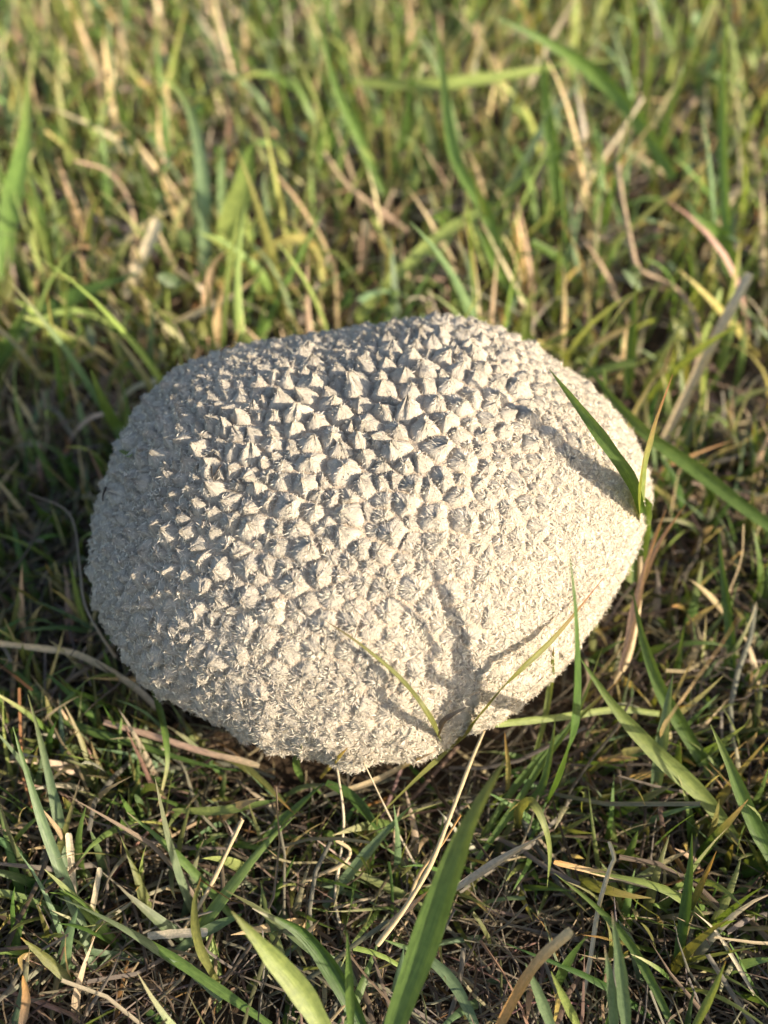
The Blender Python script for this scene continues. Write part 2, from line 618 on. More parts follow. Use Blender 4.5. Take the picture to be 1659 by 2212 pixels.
def ribbons(n, p0, az, tilt, bend, length, width, S, tint0, tint1, fold=.35, twist=None, wprof=None, wob=0.0, flatend=None):
    """n curved blades, each S segments with a folded cross-section"""
    s = np.linspace(0, 1, S + 1)
    th = tilt[:, None] + bend[:, None] * s[None, :] ** 1.5
    azs = az[:, None] + wob * (rng.normal(0, 1, (n, 1)) * s + .5 * np.sin(s * 5 + rng.uniform(0, 6, (n, 1))))
    ds = length[:, None] / S
    hx = np.sin(th) * np.cos(azs) * ds
    hy = np.sin(th) * np.sin(azs) * ds
    hz = np.cos(th) * ds
    T = np.stack([hx, hy, hz], -1)
    P = p0[:, None, :] + np.concatenate([np.zeros((n, 1, 3)), np.cumsum(T[:, :-1], 1)], 1)
    Tn = T / np.linalg.norm(T, axis=-1, keepdims=True)
    side = np.stack([-np.sin(azs), np.cos(azs), np.zeros_like(azs)], -1)
    nrm = np.cross(side, Tn)
    tw = (twist if twist is not None else rng.normal(0, .5, n))[:, None] + rng.normal(0, .7, (n, 1)) * s
    sd = side * np.cos(tw)[..., None] + nrm * np.sin(tw)[..., None]
    nm = np.cross(sd, Tn)
    if wprof is None:
        prof = np.clip(np.minimum(.55 + 2.2 * s, 1) * np.clip((1 - s) / .55, 0, 1) ** .75, .03, 1)
    else:
        prof = wprof(s)
    prof = np.broadcast_to(prof[None, :], (n, S + 1)).copy()
    if flatend is not None:
        prof = np.where(flatend[:, None], np.minimum(.7 + s, 1)[None, :], prof)
    hw = (width[:, None] * .5 * prof)[..., None]
    V = np.stack([P - sd * hw, P - nm * hw * fold, P + sd * hw], 2)
    a = np.arange(n)[:, None, None] * ((S + 1) * 3) + np.arange(S)[None, :, None] * 3 + np.arange(2)[None, None, :]
    F = np.stack([a, a + 1, a + 4, a + 3], -1).reshape(-1, 4)
    k = np.clip((s - .45) / .55, 0, 1)[None, :, None] ** 1.3
    tint = tint0[:, None, :] * (1 - k) + tint1[:, None, :] * k
    tint = np.repeat(tint[:, :, None, :], 3, 2)
    uv = np.zeros((n, S + 1, 3, 3))
    uv[..., 0] = np.array([0, .5, 1])[None, None, :] + rng.uniform(0, 40, (n, 1, 1))
    uv[..., 1] = s[None, :, None] * 2 + rng.uniform(0, 40, (n, 1, 1))
    return V.reshape(-1, 3), F, tint.reshape(-1, 3), uv.reshape(-1, 3)


def ribbon_object(name, parts, mat, **props):
    V, F, T, U, b = [], [], [], [], 0
    for v, f, t, u in parts:
        V.append(v)
        F.append(f + b)
        T.append(t)
        U.append(u)
        b += len(v)
    T = np.concatenate(T)
    me = mesh_np(name, np.concatenate(V), np.concatenate(F), [mat])
    add_attr(me, 'tint', 'FLOAT_COLOR', np.concatenate([np.clip(T, .005, 1), np.ones((len(T), 1))], 1))
    add_attr(me, 'blade_uv', 'FLOAT_VECTOR', np.concatenate(U))
    return link(name, me, **props)


def pick(names, probs, n):
    k = rng.choice(len(names), n, p=np.array(probs) / np.sum(probs))
    c = np.stack([PAL[m] for m in names])[k]
    return c * rng.uniform(.75, 1.25, (n, 1)) * (1 + rng.normal(0, .06, (n, 3))), k


def inside_foot(x, y, pad=0.0):
    a, b = .060 + pad, .054 + pad
    return ((x + .001) / a) ** 2 + ((y - .0) / b) ** 2 < 1


OUTL = np.array([(960, 676), (1060, 690), (1150, 735), (1240, 790), (1320, 860), (1375, 930), (1395, 980), (1407, 1060), (1405, 1150), (1380, 1220), (1350, 1280),
                 (1290, 1350), (1240, 1430), (1180, 1490), (1100, 1550), (1000, 1610), (900, 1645), (800, 1672), (720, 1665), (640, 1640), (560, 1615), (480, 1590),
                 (400, 1550), (340, 1500), (290, 1450), (240, 1390), (205, 1330), (190, 1250), (195, 1170), (215, 1090), (225, 1020), (255, 940), (310, 860),
                 (380, 800), (460, 755), (560, 730), (640, 718), (720, 712), (800, 698), (880, 683)], float)


def blocks_view(P):
    """blade points that would hide the puffball from the photographer's side"""
    u = project(P)
    ins = np.zeros(len(u), bool)
    j = len(OUTL) - 1
    for i in range(len(OUTL)):
        a, b = OUTL[i], OUTL[j]
        c = ((a[1] > u[:, 1]) != (b[1] > u[:, 1])) & (u[:, 0] < (b[0] - a[0]) * (u[:, 1] - a[1]) / (b[1] - a[1] + 1e-9) + a[0])
        ins ^= c
        j = i
    return ins & (np.linalg.norm(P - CAM, axis=1) < np.linalg.norm(PC - CAM))


EA = np.array([.073, .066, .050])


def shades_puff(P):
    """would this point drop its shadow on the puffball"""
    o = (P - PC) / EA
    d = -SUN / EA
    a = d @ d
    b = o @ d
    c = (o * o).sum(1) - 1
    disc = b * b - a * c
    return (disc > 0) & (-b > 0)


def inside_ball(P, pad=1.0):
    return (((P - PC) / (EA * pad)) ** 2).sum(1) < 1


def sward(n, xr, yr, hmin, hmax, wmin, wmax, names, probs, S=7, pale=1.0, keep_view=.03, tiltm=.25, keep_shade=.06, dens=None, tipmix=.35, stubble=.0):
    x = rng.uniform(*xr, n)
    y = rng.uniform(*yr, n)
    ok = ~inside_foot(x, y)
    if dens is not None:
        ok &= rng.random(n) < dens(x, y)
    x, y = x[ok], y[ok]
    n = len(x)
    az = rng.uniform(0, 2 * np.pi, n)
    tilt = np.abs(rng.normal(tiltm, .25, n))
    bend = np.abs(rng.normal(.5, .55, n))
    ln = rng.uniform(0, 1, n) ** 1.4 * (hmax - hmin) + hmin
    wd = rng.uniform(wmin, wmax, n) * np.clip(ln / hmax * 1.2 + .4, .5, 1.15)
    c0, k = pick(names, probs, n)
    c0 = c0 * pale  # where raised, brightens the back sward's colour to stand in for sunlight
    dry, _ = pick(['straw', 'orange', 'brown', 'pink'], [4, 2, 2, 1], n)
    tipm = (rng.random(n) < tipmix)[:, None] * rng.uniform(.2, .9, (n, 1))
    c1 = c0 * (1 - tipm) + dry * tipm
    p0 = np.stack([x, y, np.full(n, -.002)], -1)
    flat = rng.random(n) < stubble
    args = dict(p0=p0, az=az, tilt=tilt, bend=bend, length=ln, width=wd, tint0=c0, tint1=c1)
    # reject blades that would cross or hide the puffball
    bad = np.zeros(n, bool)
    veto = rng.random(n) > keep_view
    for f in (.25, .5, .75, 1.0):
        th = tilt + bend * f * .45
        Q = p0 + np.stack([np.sin(th) * np.cos(az), np.sin(th) * np.sin(az), np.cos(th)], -1) * (ln * f)[:, None]
        bad |= inside_ball(Q, 1.04)
        bad |= blocks_view(Q) & veto
        bad |= shades_puff(Q) & (rng.random(n) > keep_shade)
    g = ~bad
    args = {k_: v[g] for k_, v in args.items()}
    return ribbons(int(g.sum()), S=S, flatend=flat[g], wob=.25, **args)


GN = ['green', 'lime', 'blue', 'olive', 'dark', 'straw', 'yellow', 'pink', 'grey']


def build_sward():
    parts = [
        # behind and beside the puffball
        sward(17000, (-.62, .62), (.055, .82), .014, .055, .0009, .0026, GN, [7, 11, 6, 3, .5, 5, .8, 2, 1.5], stubble=.12, tiltm=.3, pale=1.4),
        sward(4200, (-.62, .62), (.08, .88), .035, .085, .0013, .0036, GN, [5, 9, 4, 2, 0, 3, .5, .8, .5], tiltm=.28, pale=1.45),
        sward(4200, (-.36, -.055), (-.10, .075), .012, .038, .0008, .0024, GN, [5, 2, 3, 4, 3, 3, .4, .4, 1.5]),
        sward(4200, (.055, .36), (-.10, .075), .010, .036, .0008, .0028, GN, [7, 3, 3, 4, 3, 3, .4, .4, 1.2], keep_shade=.03),
        # in front
        sward(1500, (-.30, .30), (-.26, -.045), .010, .028, .0007, .0018, GN, [6, 2.5, 4, 4, 2, 3, .4, .5, 2], tiltm=.7, keep_shade=.05, stubble=.25),
        sward(480, (-.30, .30), (-.20, -.05), .025, .052, .0018, .0032, GN, [6, 4, 5, 3, .6, 1.2, .2, .2, .6], tiltm=.6, keep_shade=.06),
        # short blades crowding the puffball's foot
        sward(900, (-.085, .085), (-.088, -.03), .012, .032, .0008, .0018, GN, [6, 4, 4, 4, 2, 3, .4, .4, 1], tiltm=.6, keep_shade=.25, keep_view=.5,
              dens=lambda x, y: (((x / .085) ** 2 + (y / .078) ** 2 < 1.15) & ((x / .062) ** 2 + (y / .056) ** 2 > 1)).astype(float)),
    ]
    ribbon_object('grass', parts, M_BLADE, kind='stuff', label='mixed green and drying meadow grass around the puffball', cat='grass')
    # small rounded weed leaves among the grass behind
    n = 1500
    x, y = rng.uniform(-.45, .45, n), rng.uniform(.09, .7, n)
    c0, _ = pick(['green', 'lime', 'blue', 'olive'], [4, 4, 3, 2], n)
    w = ribbons(n, np.stack([x, y, rng.uniform(.004, .035, n)], -1), rng.uniform(0, 6.28, n), rng.uniform(.5, 1.4, n), rng.uniform(-.3, .8, n),
                rng.uniform(.005, .011, n), rng.uniform(.0025, .0055, n), 5, c0, c0 * .95, wprof=lambda s: np.clip(np.sin(np.pi * np.clip(s * .96 + .04, 0, 1)) ** .7, .05, 1))
    ribbon_object('weed_leaves', [w], M_BLADE, kind='stuff', label='small oval weed leaves among the grass behind the puffball', cat='weeds')


def build_thatch():
    parts = []
    for n, xr, yr, l0, l1, w0, w1, zt in [(34000, (-.30, .30), (-.27, .09), .006, .030, .0003, .0007, .006),
                                          (4200, (-.30, .30), (-.27, .09), .015, .050, .0007, .0014, .011),
                                          (9000, (-.6, .6), (.06, .75), .008, .035, .0005, .0013, .010),
                                          (2600, (-.6, .6), (.06, .75), .012, .04, .0012, .0024, .016)]:
        x, y = rng.uniform(*xr, n), rng.uniform(*yr, n)
        z = rng.uniform(-.001, zt, n) * rng.random(n) ** .5
        ok = ~inside_foot(x, y, -.006)
        x, y, z = x[ok], y[ok], z[ok]
        n = len(x)
        p0 = np.stack([x, y, z], -1)
        az = rng.uniform(0, 6.28, n)
        ln = rng.uniform(l0, l1, n)
        tilt = np.clip(rng.normal(1.38, .28, n), .3, 1.75)
        tilt = np.where(z - ln * .3 < 0, np.minimum(tilt, 1.54), tilt)
        E1 = p0 + np.stack([np.sin(tilt) * np.cos(az), np.sin(tilt) * np.sin(az), np.cos(tilt)], -1) * ln[:, None]
        E2 = p0 * .5 + E1 * .5
        g = ~(inside_ball(E1, 1.03) | inside_ball(E2, 1.03) | inside_ball(p0, 1.0) | (blocks_view(E1) & (rng.random(n) > .1)))
        c0, _ = pick(['straw', 'brown', 'grey', 'pink', 'pale', 'orange', 'olive'], [4, 5, 7, 2, 1.5, .4, .5], n)
        c0 = c0 * (.42 if yr[0] < 0 else .8)  # front thatch colour darkened to paint in the shade of the grass
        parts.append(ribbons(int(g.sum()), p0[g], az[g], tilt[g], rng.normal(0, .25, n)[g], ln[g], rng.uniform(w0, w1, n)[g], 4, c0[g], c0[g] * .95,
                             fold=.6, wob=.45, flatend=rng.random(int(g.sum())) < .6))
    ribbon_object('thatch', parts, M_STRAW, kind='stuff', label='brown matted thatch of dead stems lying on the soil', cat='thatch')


build_sward()
build_thatch()


# ------------------------------------------------------------------ single blades and stems that stand out in the photograph
def spline(P, n):
    P = np.asarray(P, float)
    Q = np.vstack([2 * P[0] - P[1], P, 2 * P[-1] - P[-2]])
    d = np.linalg.norm(np.diff(P, axis=0), axis=1)
    cum = np.concatenate([[0], np.cumsum(d)]) / d.sum()
    out = []
    for t in np.linspace(0, 1, n):
        i = min(max(int(np.searchsorted(cum, t, side='right')) - 1, 0), len(P) - 2)
        u = (t - cum[i]) / (cum[i + 1] - cum[i] + 1e-12)
        a, b, c, e = Q[i], Q[i + 1], Q[i + 2], Q[i + 3]
        out.append(.5 * (2 * b + (c - a) * u + (2 * a - 5 * b + 4 * c - e) * u * u + (3 * b - a - 3 * c + e) * u ** 3))
    return np.array(out)


def place(pts, z0, z1, clear=.0035):
    """photo readings (base first) to points: distance from the ground at the base and a height rising to the tip"""
    n = len(pts)
    L = np.concatenate([[0], np.cumsum([math.hypot(pts[i + 1][0] - pts[i][0], pts[i + 1][1] - pts[i][1]) for i in range(n - 1)])])
    L /= L[-1]
    out = []
    for p, t in zip(pts, L):
        z = (p[2] if len(p) == 3 else z0 + (z1 - z0) * t) / 100
        d = ray(p[0], p[1])
        if len(p) == 4:                             # the shadow it throws on the puffball tells its distance
            q = hit_px(p[2], p[3])
            m = np.cross(d, SUN)
            k = np.cross(SUN, m)
            out.append(CAM + d * (((q - CAM) @ k) / (d @ k)))
            continue
        P = CAM + d * ((z - CAM[2]) / d[2])
        h = BVH.ray_cast(Vector(CAM), Vector(d))
        if h[0] is not None:
            P = CAM + d * min(np.linalg.norm(P - CAM), h[3] - clear)
        out.append(P)
    return np.array(out)


def keep_clear(P, clear):
    """slide a path that would sink into the puffball's near face out in front of it"""
    P = P.copy()
    if P[0][1] > .03:
        return P
    push = np.zeros(len(P))
    for i, p in enumerate(P):
        d = p - CAM
        L = np.linalg.norm(d)
        h = BVH.ray_cast(Vector(CAM), Vector(d / L))
        if h[0] is not None:
            push[i] = max(0, L - (h[3] - clear))
    sm = push.copy()
    for _ in range(3):
        e = np.concatenate([sm[:1], sm, sm[-1:]])
        sm = np.maximum(push, (e[:-2] + e[1:-1] + e[2:]) / 3)
    d = P - CAM
    return P - d / np.linalg.norm(d, axis=1, keepdims=True) * sm[:, None]


def leaf_mesh(P3, wpx, c0, c1, twist=0.3, tipstart=.55, S=26, prof='blade', fold=.3, curl=0.0, clear=.003, sunny=False, gain=1.0):
    P = keep_clear(spline(P3, S + 1), clear)
    T = np.gradient(P, axis=0)
    T /= np.linalg.norm(T, axis=1, keepdims=True)
    vw = CAM - P
    vw /= np.linalg.norm(vw, axis=1, keepdims=True)
    side = np.cross(T, vw)
    side /= np.linalg.norm(side, axis=1, keepdims=True) + 1e-9
    nm = np.cross(side, T)
    s = np.linspace(0, 1, S + 1)
    tw = twist * (0.6 + .8 * s) + curl * s
    sd = side * np.cos(tw)[:, None] + nm * np.sin(tw)[:, None]
    if sunny:                                       # broad side to the sun, seen nearly edge-on
        ss = np.cross(T, SUN)
        ss /= np.linalg.norm(ss, axis=1, keepdims=True)
        twist = math.acos(float(np.clip(np.abs((ss * side).sum(1)).mean(), .36, 1)))
        sd = ss
    nn = np.cross(sd, T)
    dep = np.median((P - CAM) @ FW)
    w = wpx * dep / FPX / max(math.cos(twist), .5)
    if prof == 'blade':
        pr = np.minimum(.6 + 1.5 * s, 1) * np.clip((1 - s) / .5, 0, 1) ** .8
    elif prof == 'cut':
        pr = np.minimum(.8 + .6 * s, 1) * np.where(s > .97, .75, 1)
    else:                                           # lens-shaped leaf
        pr = np.sin(np.pi * np.clip(.06 + .92 * s, 0, 1)) ** .75
    if sunny:
        pr = pr * np.minimum(.3 + 2 * s, 1)
    pr = np.clip(pr, .05, 1) * (1 + .05 * np.sin(s * 23 + wpx))
    hw = (w * .5 * pr)[:, None]
    V = np.stack([P - sd * hw, P - sd * hw * .5 - nn * hw * fold * .6, P - nn * hw * fold, P + sd * hw * .5 - nn * hw * fold * .6, P + sd * hw], 1)
    a = np.arange(S)[:, None] * 5 + np.arange(4)[None, :]
    F = np.stack([a, a + 1, a + 6, a + 5], -1).reshape(-1, 4)
    k = np.clip((s - tipstart) / (1 - tipstart + 1e-6), 0, 1)[:, None] ** 1.2
    t = PAL[c0] * (1 - k) + PAL[c1] * k
    t = t * (gain * (1 + .05 * np.sin(s * 13 + wpx * 3)))[:, None]
    t = np.repeat(t[:, None, :], 5, 1)
    # paler midrib
    t[:, 2, :] *= 1.18
    uv = np.zeros((S + 1, 5, 3))
    uv[..., 0] = np.linspace(0, 1, 5)[None, :] * 1.2 + random.uniform(0, 40)
    uv[..., 1] = s[:, None] * 3 + random.uniform(0, 40)
    return V.reshape(-1, 3), F, t.reshape(-1, 3), uv.reshape(-1, 3)


def stem_mesh(P3, wpx, c0, c1, S=24, taper=.55):
    P = keep_clear(spline(P3, S + 1), .0025)
    T = np.gradient(P, axis=0)
    T /= np.linalg.norm(T, axis=1, keepdims=True)
    up = np.array([.21, .13, .97])
    a = np.cross(T, up)
    a /= np.linalg.norm(a, axis=1, keepdims=True) + 1e-9
    b = np.cross(T, a)
    s = np.linspace(0, 1, S + 1)
    dep = np.median((P - CAM) @ FW)
    r = (wpx * .5 * dep / FPX * (1 - taper * s) * (1 + .10 * np.sin(s * 17 + wpx)))[:, None]
    ang = np.arange(7) / 7 * 2 * np.pi
    V = np.stack([P + a * r * math.cos(t) + b * r * .8 * math.sin(t) for t in ang], 1)
    i = np.arange(S)[:, None] * 7
    j = np.arange(7)[None, :]
    F = np.stack([i + j, i + (j + 1) % 7, i + 7 + (j + 1) % 7, i + 7 + j], -1).reshape(-1, 4)
    k = s[:, None]
    t = np.repeat((PAL[c0] * (1 - k) + PAL[c1] * k)[:, None, :], 7, 1)
    uv = np.zeros((S + 1, 7, 3))
    uv[..., 0] = np.abs(np.linspace(-1, 1, 7))[None, :] + random.uniform(0, 40)
    uv[..., 1] = s[:, None] * 3 + random.uniform(0, 40)
    return V.reshape(-1, 3), F, t.reshape(-1, 3), uv.reshape(-1, 3)


def single(name, geo, mat, base, parent=None, **props):
    v, f, t, u = geo
    me = mesh_np(name, v - base, f, [mat])
    add_attr(me, 'tint', 'FLOAT_COLOR', np.concatenate([np.clip(t, .005, 1), np.ones((len(t), 1))], 1))
    add_attr(me, 'blade_uv', 'FLOAT_VECTOR', u)
    return link(name, me, parent, loc=base if parent is None else None, **props)


def blade(label, pts, w, c0, c1=None, z0=.2, z1=3.0, twist=.3, tip=.6, prof='blade', group=None, name='grass_strand', fold=.3, curl=0.0, clear=.0035, sunny=False):
    if pts[0][1] > 1400:
        z0, z1 = z0 + .25, z1 + .5
    elif pts[0][1] < 1200:
        z0, z1 = z0 + .8, z1 + 1.6
    # pale blades behind: tint brightened further, standing in for sunlight on them
    far = 1.4 if pts[0][1] < 720 else 1.0
    P = place(pts, z0, z1, clear)
    dry = c0 in ('straw', 'pale', 'grey', 'brown', 'orange', 'pink')
    return single(name, leaf_mesh(P, w, c0, c1 or c0, twist, tip, prof=prof, fold=fold, curl=curl, clear=clear, sunny=sunny, gain=far), M_STRAW if dry else M_BLADE, P[0],
                  label=label, cat='grass blade', group=group)


def stem(label, pts, w, c0, c1=None, z0=.2, z1=2.0, group=None, name='straw_stalk', taper=.5, clear=.003):
    P = place(pts, z0, z1, clear)
    return single(name, stem_mesh(P, w, c0, c1 or c0, taper=taper), M_STRAW, P[0], label=label, cat='dry stem', group=group)


# --- blades round the puffball's front
blade('broad soft green blade rising from below the puffball, widest of the front grass', [(835, 2260), (905, 2070), (965, 1900), (1020, 1765), (1092, 1640)], 62, 'green', 'olive', 2.5, 7.5, .25, .5)
blade('broad pale green pointed blade in front of the thatch', [(720, 2260), (655, 2150), (585, 2065), (500, 1968)], 50, 'lime', 'olive', 2.5, 4.8, .2, .7)
blade('dark green folded blade with a pale edge beside the slanting pale one', [(790, 2240), (735, 2130), (655, 2020), (545, 1962)], 36, 'dark', 'grey', .6, 2.6, .6, .8, fold=.6)
blade('long straight grey-green blade leaning over the thatch beneath the dry straw', [(205, 2100), (180, 2010), (100, 1800), (52, 1650), (28, 1570)], 25, 'blue', 'green', .3, 4.0, .2)
blade('second grey-green blade alongside the long straight one', [(175, 1990), (150, 1880), (120, 1740), (85, 1590), (60, 1500)], 22, 'blue', 'olive', .3, 3.2, .3)
blade('short olive blade crossing the long straight grey-green blade', [(92, 1955), (120, 1860), (145, 1780), (173, 1683)], 15, 'olive', 'brown', .3, 2.4, .3)
blade('narrow green blade with pinkish tip over the dark hollow', [(505, 1985), (425, 1892), (345, 1812), (275, 1755)], 19, 'green', 'pink', .5, 2.2, .3, .9)
blade('arching green blade lying low across the thatch', [(585, 2215), (440, 2115), (340, 2048), (250, 1998), (180, 2002)], 21, 'green', 'olive', .7, 1.4, .3)
blade('upright olive blade with a kinked middle above the thatch', [(470, 2125), (430, 2042), (420, 1960), (434, 1893)], 20, 'olive', 'orange', .4, 3.8, .2, .85)
blade('flat blue-green blade lying beside the pale slanting tip', [(368, 2064), (440, 2014), (522, 1975)], 24, 'blue', 'green', .5, 1.0, .2, prof='leaf')
blade('pale green leaf lying level at the joint of the reddish stem', [(372, 1750), (465, 1752), (530, 1742), (598, 1728)], 19, 'lime', 'green', 1.0, 1.2, .2, prof='leaf')
stem('thin reddish stem leading to a level pale green leaf', [(238, 1900), (300, 1818), (372, 1748)], 8, 'red', 'pink', .3, 1.0, taper=.1)
blade('olive brown-tipped blade arching out from under the puffball', [(400, 1615), (500, 1640), (565, 1686), (600, 1722), (638, 1760)], 16, 'olive', 'orange', 1.3, .9, .3, .75)
blade('dry straw blade lying along the puffball base over green grass', [(224, 1560), (331, 1590), (450, 1627), (517, 1642), (560, 1655)], 13, 'pink', 'straw', 1.2, 1.2, .2, prof='cut')
blade('long green blade under the dry straw along the puffball base', [(0, 1420), (60, 1478), (150, 1560), (300, 1610), (450, 1655), (560, 1668)], 17, 'green', 'dark', .9, .9, .4)
blade('dry grey-tan blade reaching from the edge to the puffball side', [(-20, 1388), (100, 1402), (173, 1416), (280, 1476), (345, 1535)], 14, 'straw', 'grey', 2.2, 1.4, .3, prof='cut')
blade('curved green blade with tan drooping tip beside the puffball base', [(330, 1488, 1.6), (352, 1560, 2.4), (362, 1640, 2.3), (352, 1700, 1.8), (340, 1742, 1.2)], 14, 'green', 'straw', 1, 1, .3, .6)
blade('small curled green shoot at the foot of the puffball', [(655, 1690), (640, 1650), (652, 1610)], 16, 'green', 'green', .6, 3.2, .4)
blade('thin yellow-green blade leaning on the foot of the puffball', [(692, 1680), (720, 1648), (752, 1614)], 10, 'yellow', 'orange', .6, 3.2, .3)
blade('thin olive blade arching over the puffball front, brown at the tip', [(958, 1612), (930, 1550, 835, 1545), (870, 1470, 808, 1470), (780, 1393, 745, 1385), (690, 1332, 680, 1328)], 12, 'olive', 'brown', .8, 6, .3, .75, clear=.003, sunny=True)
blade('small curled dry leaf standing at the puffball foot', [(945, 1592), (956, 1560), (980, 1542), (1006, 1528)], 12, 'brown', 'grey', 1.2, 3.0, .5, name='dry_leaf', prof='leaf', fold=.7)
blade('long olive blade with a reddish tip slanting across the puffball front', [(760, 1820, .9), (900, 1682, 2.5), (1000, 1590, 3.4), (1100, 1472, 1030, 1455), (1200, 1375, 1140, 1400), (1308, 1243, 1285, 1275)], 14, 'olive', 'red', .4, 5.6, .3, .75, clear=.006, sunny=True)
blade('upright dark green blade rising over the slanting red-tipped one', [(1150, 1790), (1184, 1728), (1232, 1620, 955, 1575), (1246, 1520, 985, 1490), (1248, 1430, 985, 1405), (1243, 1310, 950, 1300), (1230, 1192, 900, 1205)], 30, 'dark', 'dark', .3, 6.0, .5, .5, clear=.014, sunny=True)
stem('thin grey stem lying along the puffball lower edge', [(1062, 1570), (1150, 1486), (1250, 1395)], 6, 'grey', 'grey', 1.2, 3.0)
blade('bright green blade pointing at the upright dark one, widening downward', [(1590, 1815), (1520, 1722), (1418, 1627), (1333, 1534), (1252, 1420)], 37, 'lime', 'green', 1.0, 3.6, .2)
blade('pale green blade lying level beside the puffball', [(1425, 1542), (1333, 1533), (1205, 1550), (1070, 1565)], 15, 'lime', 'lime', 1.2, 2.2, .3, prof='cut')
blade('wide dark green blade curving down from the dry sheathed stem', [(1545, 1690), (1487, 1593), (1427, 1490), (1389, 1380), (1367, 1280)], 30, 'green', 'dark', .6, 3.6, .3)
blade('upright silvery blue-green blade behind the bright green one', [(1412, 1740), (1420, 1675), (1437, 1551), (1454, 1455)], 27, 'blue', 'blue', .6, 3.4, .2)
blade('wide green blade at the edge beyond the bright pointing blade', [(1690, 1900), (1625, 1770), (1575, 1650), (1535, 1565)], 32, 'green', 'lime', 1.0, 3.5, .2)
blade('narrow bright green blade crossing below the puffball edge', [(1010, 1885), (1105, 1752), (1175, 1642), (1245, 1545), (1302, 1398)], 15, 'green', 'lime', .4, 3.0, .3)
blade('green blade curving up from the thatch, parallel to the narrow bright one', [(1090, 1785), (1135, 1745), (1170, 1700), (1190, 1620), (1200, 1550)], 17, 'green', 'lime', .4, 2.6, .3)
blade('slim green blade under the puffball edge with a red tip', [(1150, 1650), (1175, 1560), (1190, 1470), (1196, 1395)], 13, 'lime', 'red', .6, 3.2, .3, .8)
blade('green blade with brown upper end reaching toward the dry sheathed stem', [(1050, 1800), (1120, 1690), (1230, 1570), (1345, 1462)], 15, 'green', 'orange', .4, 2.2, .3, .7)
blade('hooked pale green leaf bent over like a crook', [(1118, 1790, .5), (1122, 1750, 2.4), (1148, 1732, 3.2), (1176, 1782, 3.0), (1188, 1842, 2.4), (1182, 1916, 1.6)], 20, 'olive', 'lime', .5, 2, .3, .3)
blade('orange to tan dry blade lying under the hooked leaf', [(1470, 1932), (1380, 1907), (1280, 1882), (1197, 1862)], 12, 'straw', 'orange', 1.0, 1.6, .3, .5, prof='cut')
blade('rusty orange blade standing at the end of the lying tan one', [(1470, 2000), (1505, 1932), (1548, 1838)], 15, 'olive', 'orange', .3, 2.8, .2, .3)
blade('thick orange and tan dry blade with a blunt end', [(1060, 2250), (1150, 2092), (1234, 2010)], 22, 'orange', 'straw', 1.5, 3.6, .2, .4, prof='cut')
blade('taller of two grey-green blades standing close together', [(1356, 2250), (1340, 2092), (1322, 1968)], 27, 'blue', 'pink', 1.8, 4.4, .2, .85)
blade('shorter of two grey-green blades standing close together', [(1328, 2250), (1322, 2142), (1306, 2040)], 22, 'blue', 'pink', 1.6, 3.6, .2, .8)
blade('long narrow green blade curving down under the tan lying blade', [(1460, 2230), (1405, 2117), (1355, 2032), (1280, 1952), (1197, 1886)], 19, 'green', 'lime', .6, 1.8, .4)
blade('pale bleached stem-like blade standing amid the thatch', [(1258, 2160), (1275, 2072), (1293, 1960), (1318, 1875), (1327, 1855), (1316, 1818)], 10, 'pale', 'pale', .3, 2.2, .4, prof='cut')
blade('straw-coloured frayed blade leaning against the broad soft green one', [(975, 1925), (1080, 1857), (1175, 1803)], 17, 'grey', 'straw', 1.5, 2.6, .4)
stem('long tan stem slanting beside the broad soft green blade', [(815, 2040), (875, 1960), (930, 1867), (980, 1742), (1015, 1650), (1046, 1578)], 13, 'straw', 'straw', 2.0, 6.2)
stem('second tan stem forking off the long slanting one', [(878, 1962), (905, 1890), (960, 1815), (995, 1760)], 9, 'straw', 'orange', 2.0, 4.2)
blade('short tan sheath scrap where the tan stems fork', [(820, 2010), (870, 1972), (925, 1925)], 13, 'pink', 'orange', 1.6, 2.4, .4, prof='leaf', name='dry_leaf')
blade('blue-green blade lying low below the tan stems', [(1035, 2230), (980, 2125), (915, 2065), (825, 2028)], 24, 'blue', 'green', .8, 1.4, .3)
blade('short wide blue-green blade beside the thick orange one', [(1200, 2240), (1165, 2150), (1135, 2080)], 24, 'blue', 'blue', 1.2, 2.6, .2)
blade('short lime blade with rounded tip near the two grey-green blades', [(1255, 2230), (1220, 2160), (1190, 2098)], 19, 'lime', 'lime', 1.0, 2.6, .2)
blade('yellow-green blade leaning out past the rusty orange blade', [(1490, 2240), (1540, 2142), (1568, 2075)], 17, 'lime', 'orange', 1.0, 3.0, .2, .9)
blade('thin bleached blade above the yellow-green leaning one', [(1630, 2150), (1590, 2080), (1545, 2010), (1500, 1970)], 9, 'pale', 'pink', .6, 2.0, .3, .9)
blade('upright dark green blade behind the rusty orange one', [(1460, 2100), (1478, 1980), (1490, 1880), (1495, 1800)], 23, 'dark', 'green', .3, 3.0, .3)
stem('thin wavy white stem hanging below the puffball foot', [(742, 2025), (724, 1942), (738, 1830), (742, 1760), (728, 1655)], 8, 'pale', 'pale', .4, 2.2, taper=.4)
stem('fine grey stem below the puffball, leaning away from the wavy white one', [(905, 1885), (845, 1770), (785, 1645)], 6, 'grey', 'pale', .5, 2.6)
stem('hooked straw stem curling over the thatch', [(628, 1920), (690, 1890), (740, 1866), (756, 1836), (720, 1812)], 11, 'straw', 'straw', .7, 1.6, taper=.3)
stem('straight straw stem crossing the narrow pink-tipped blade', [(384, 2030), (440, 1940), (480, 1862), (524, 1770)], 11, 'straw', 'straw', .5, 2.6, taper=.3)
blade('thick bleached straw piece lying flat on the thatch', [(318, 2022), (390, 2016), (448, 2014)], 18, 'pale', 'pale', .9, 1.0, .2, prof='cut')
blade('short wide olive blade low beside the lying green arch', [(155, 2125), (100, 2072), (45, 2025)], 22, 'olive', 'orange', .6, 1.6, .3, .9)
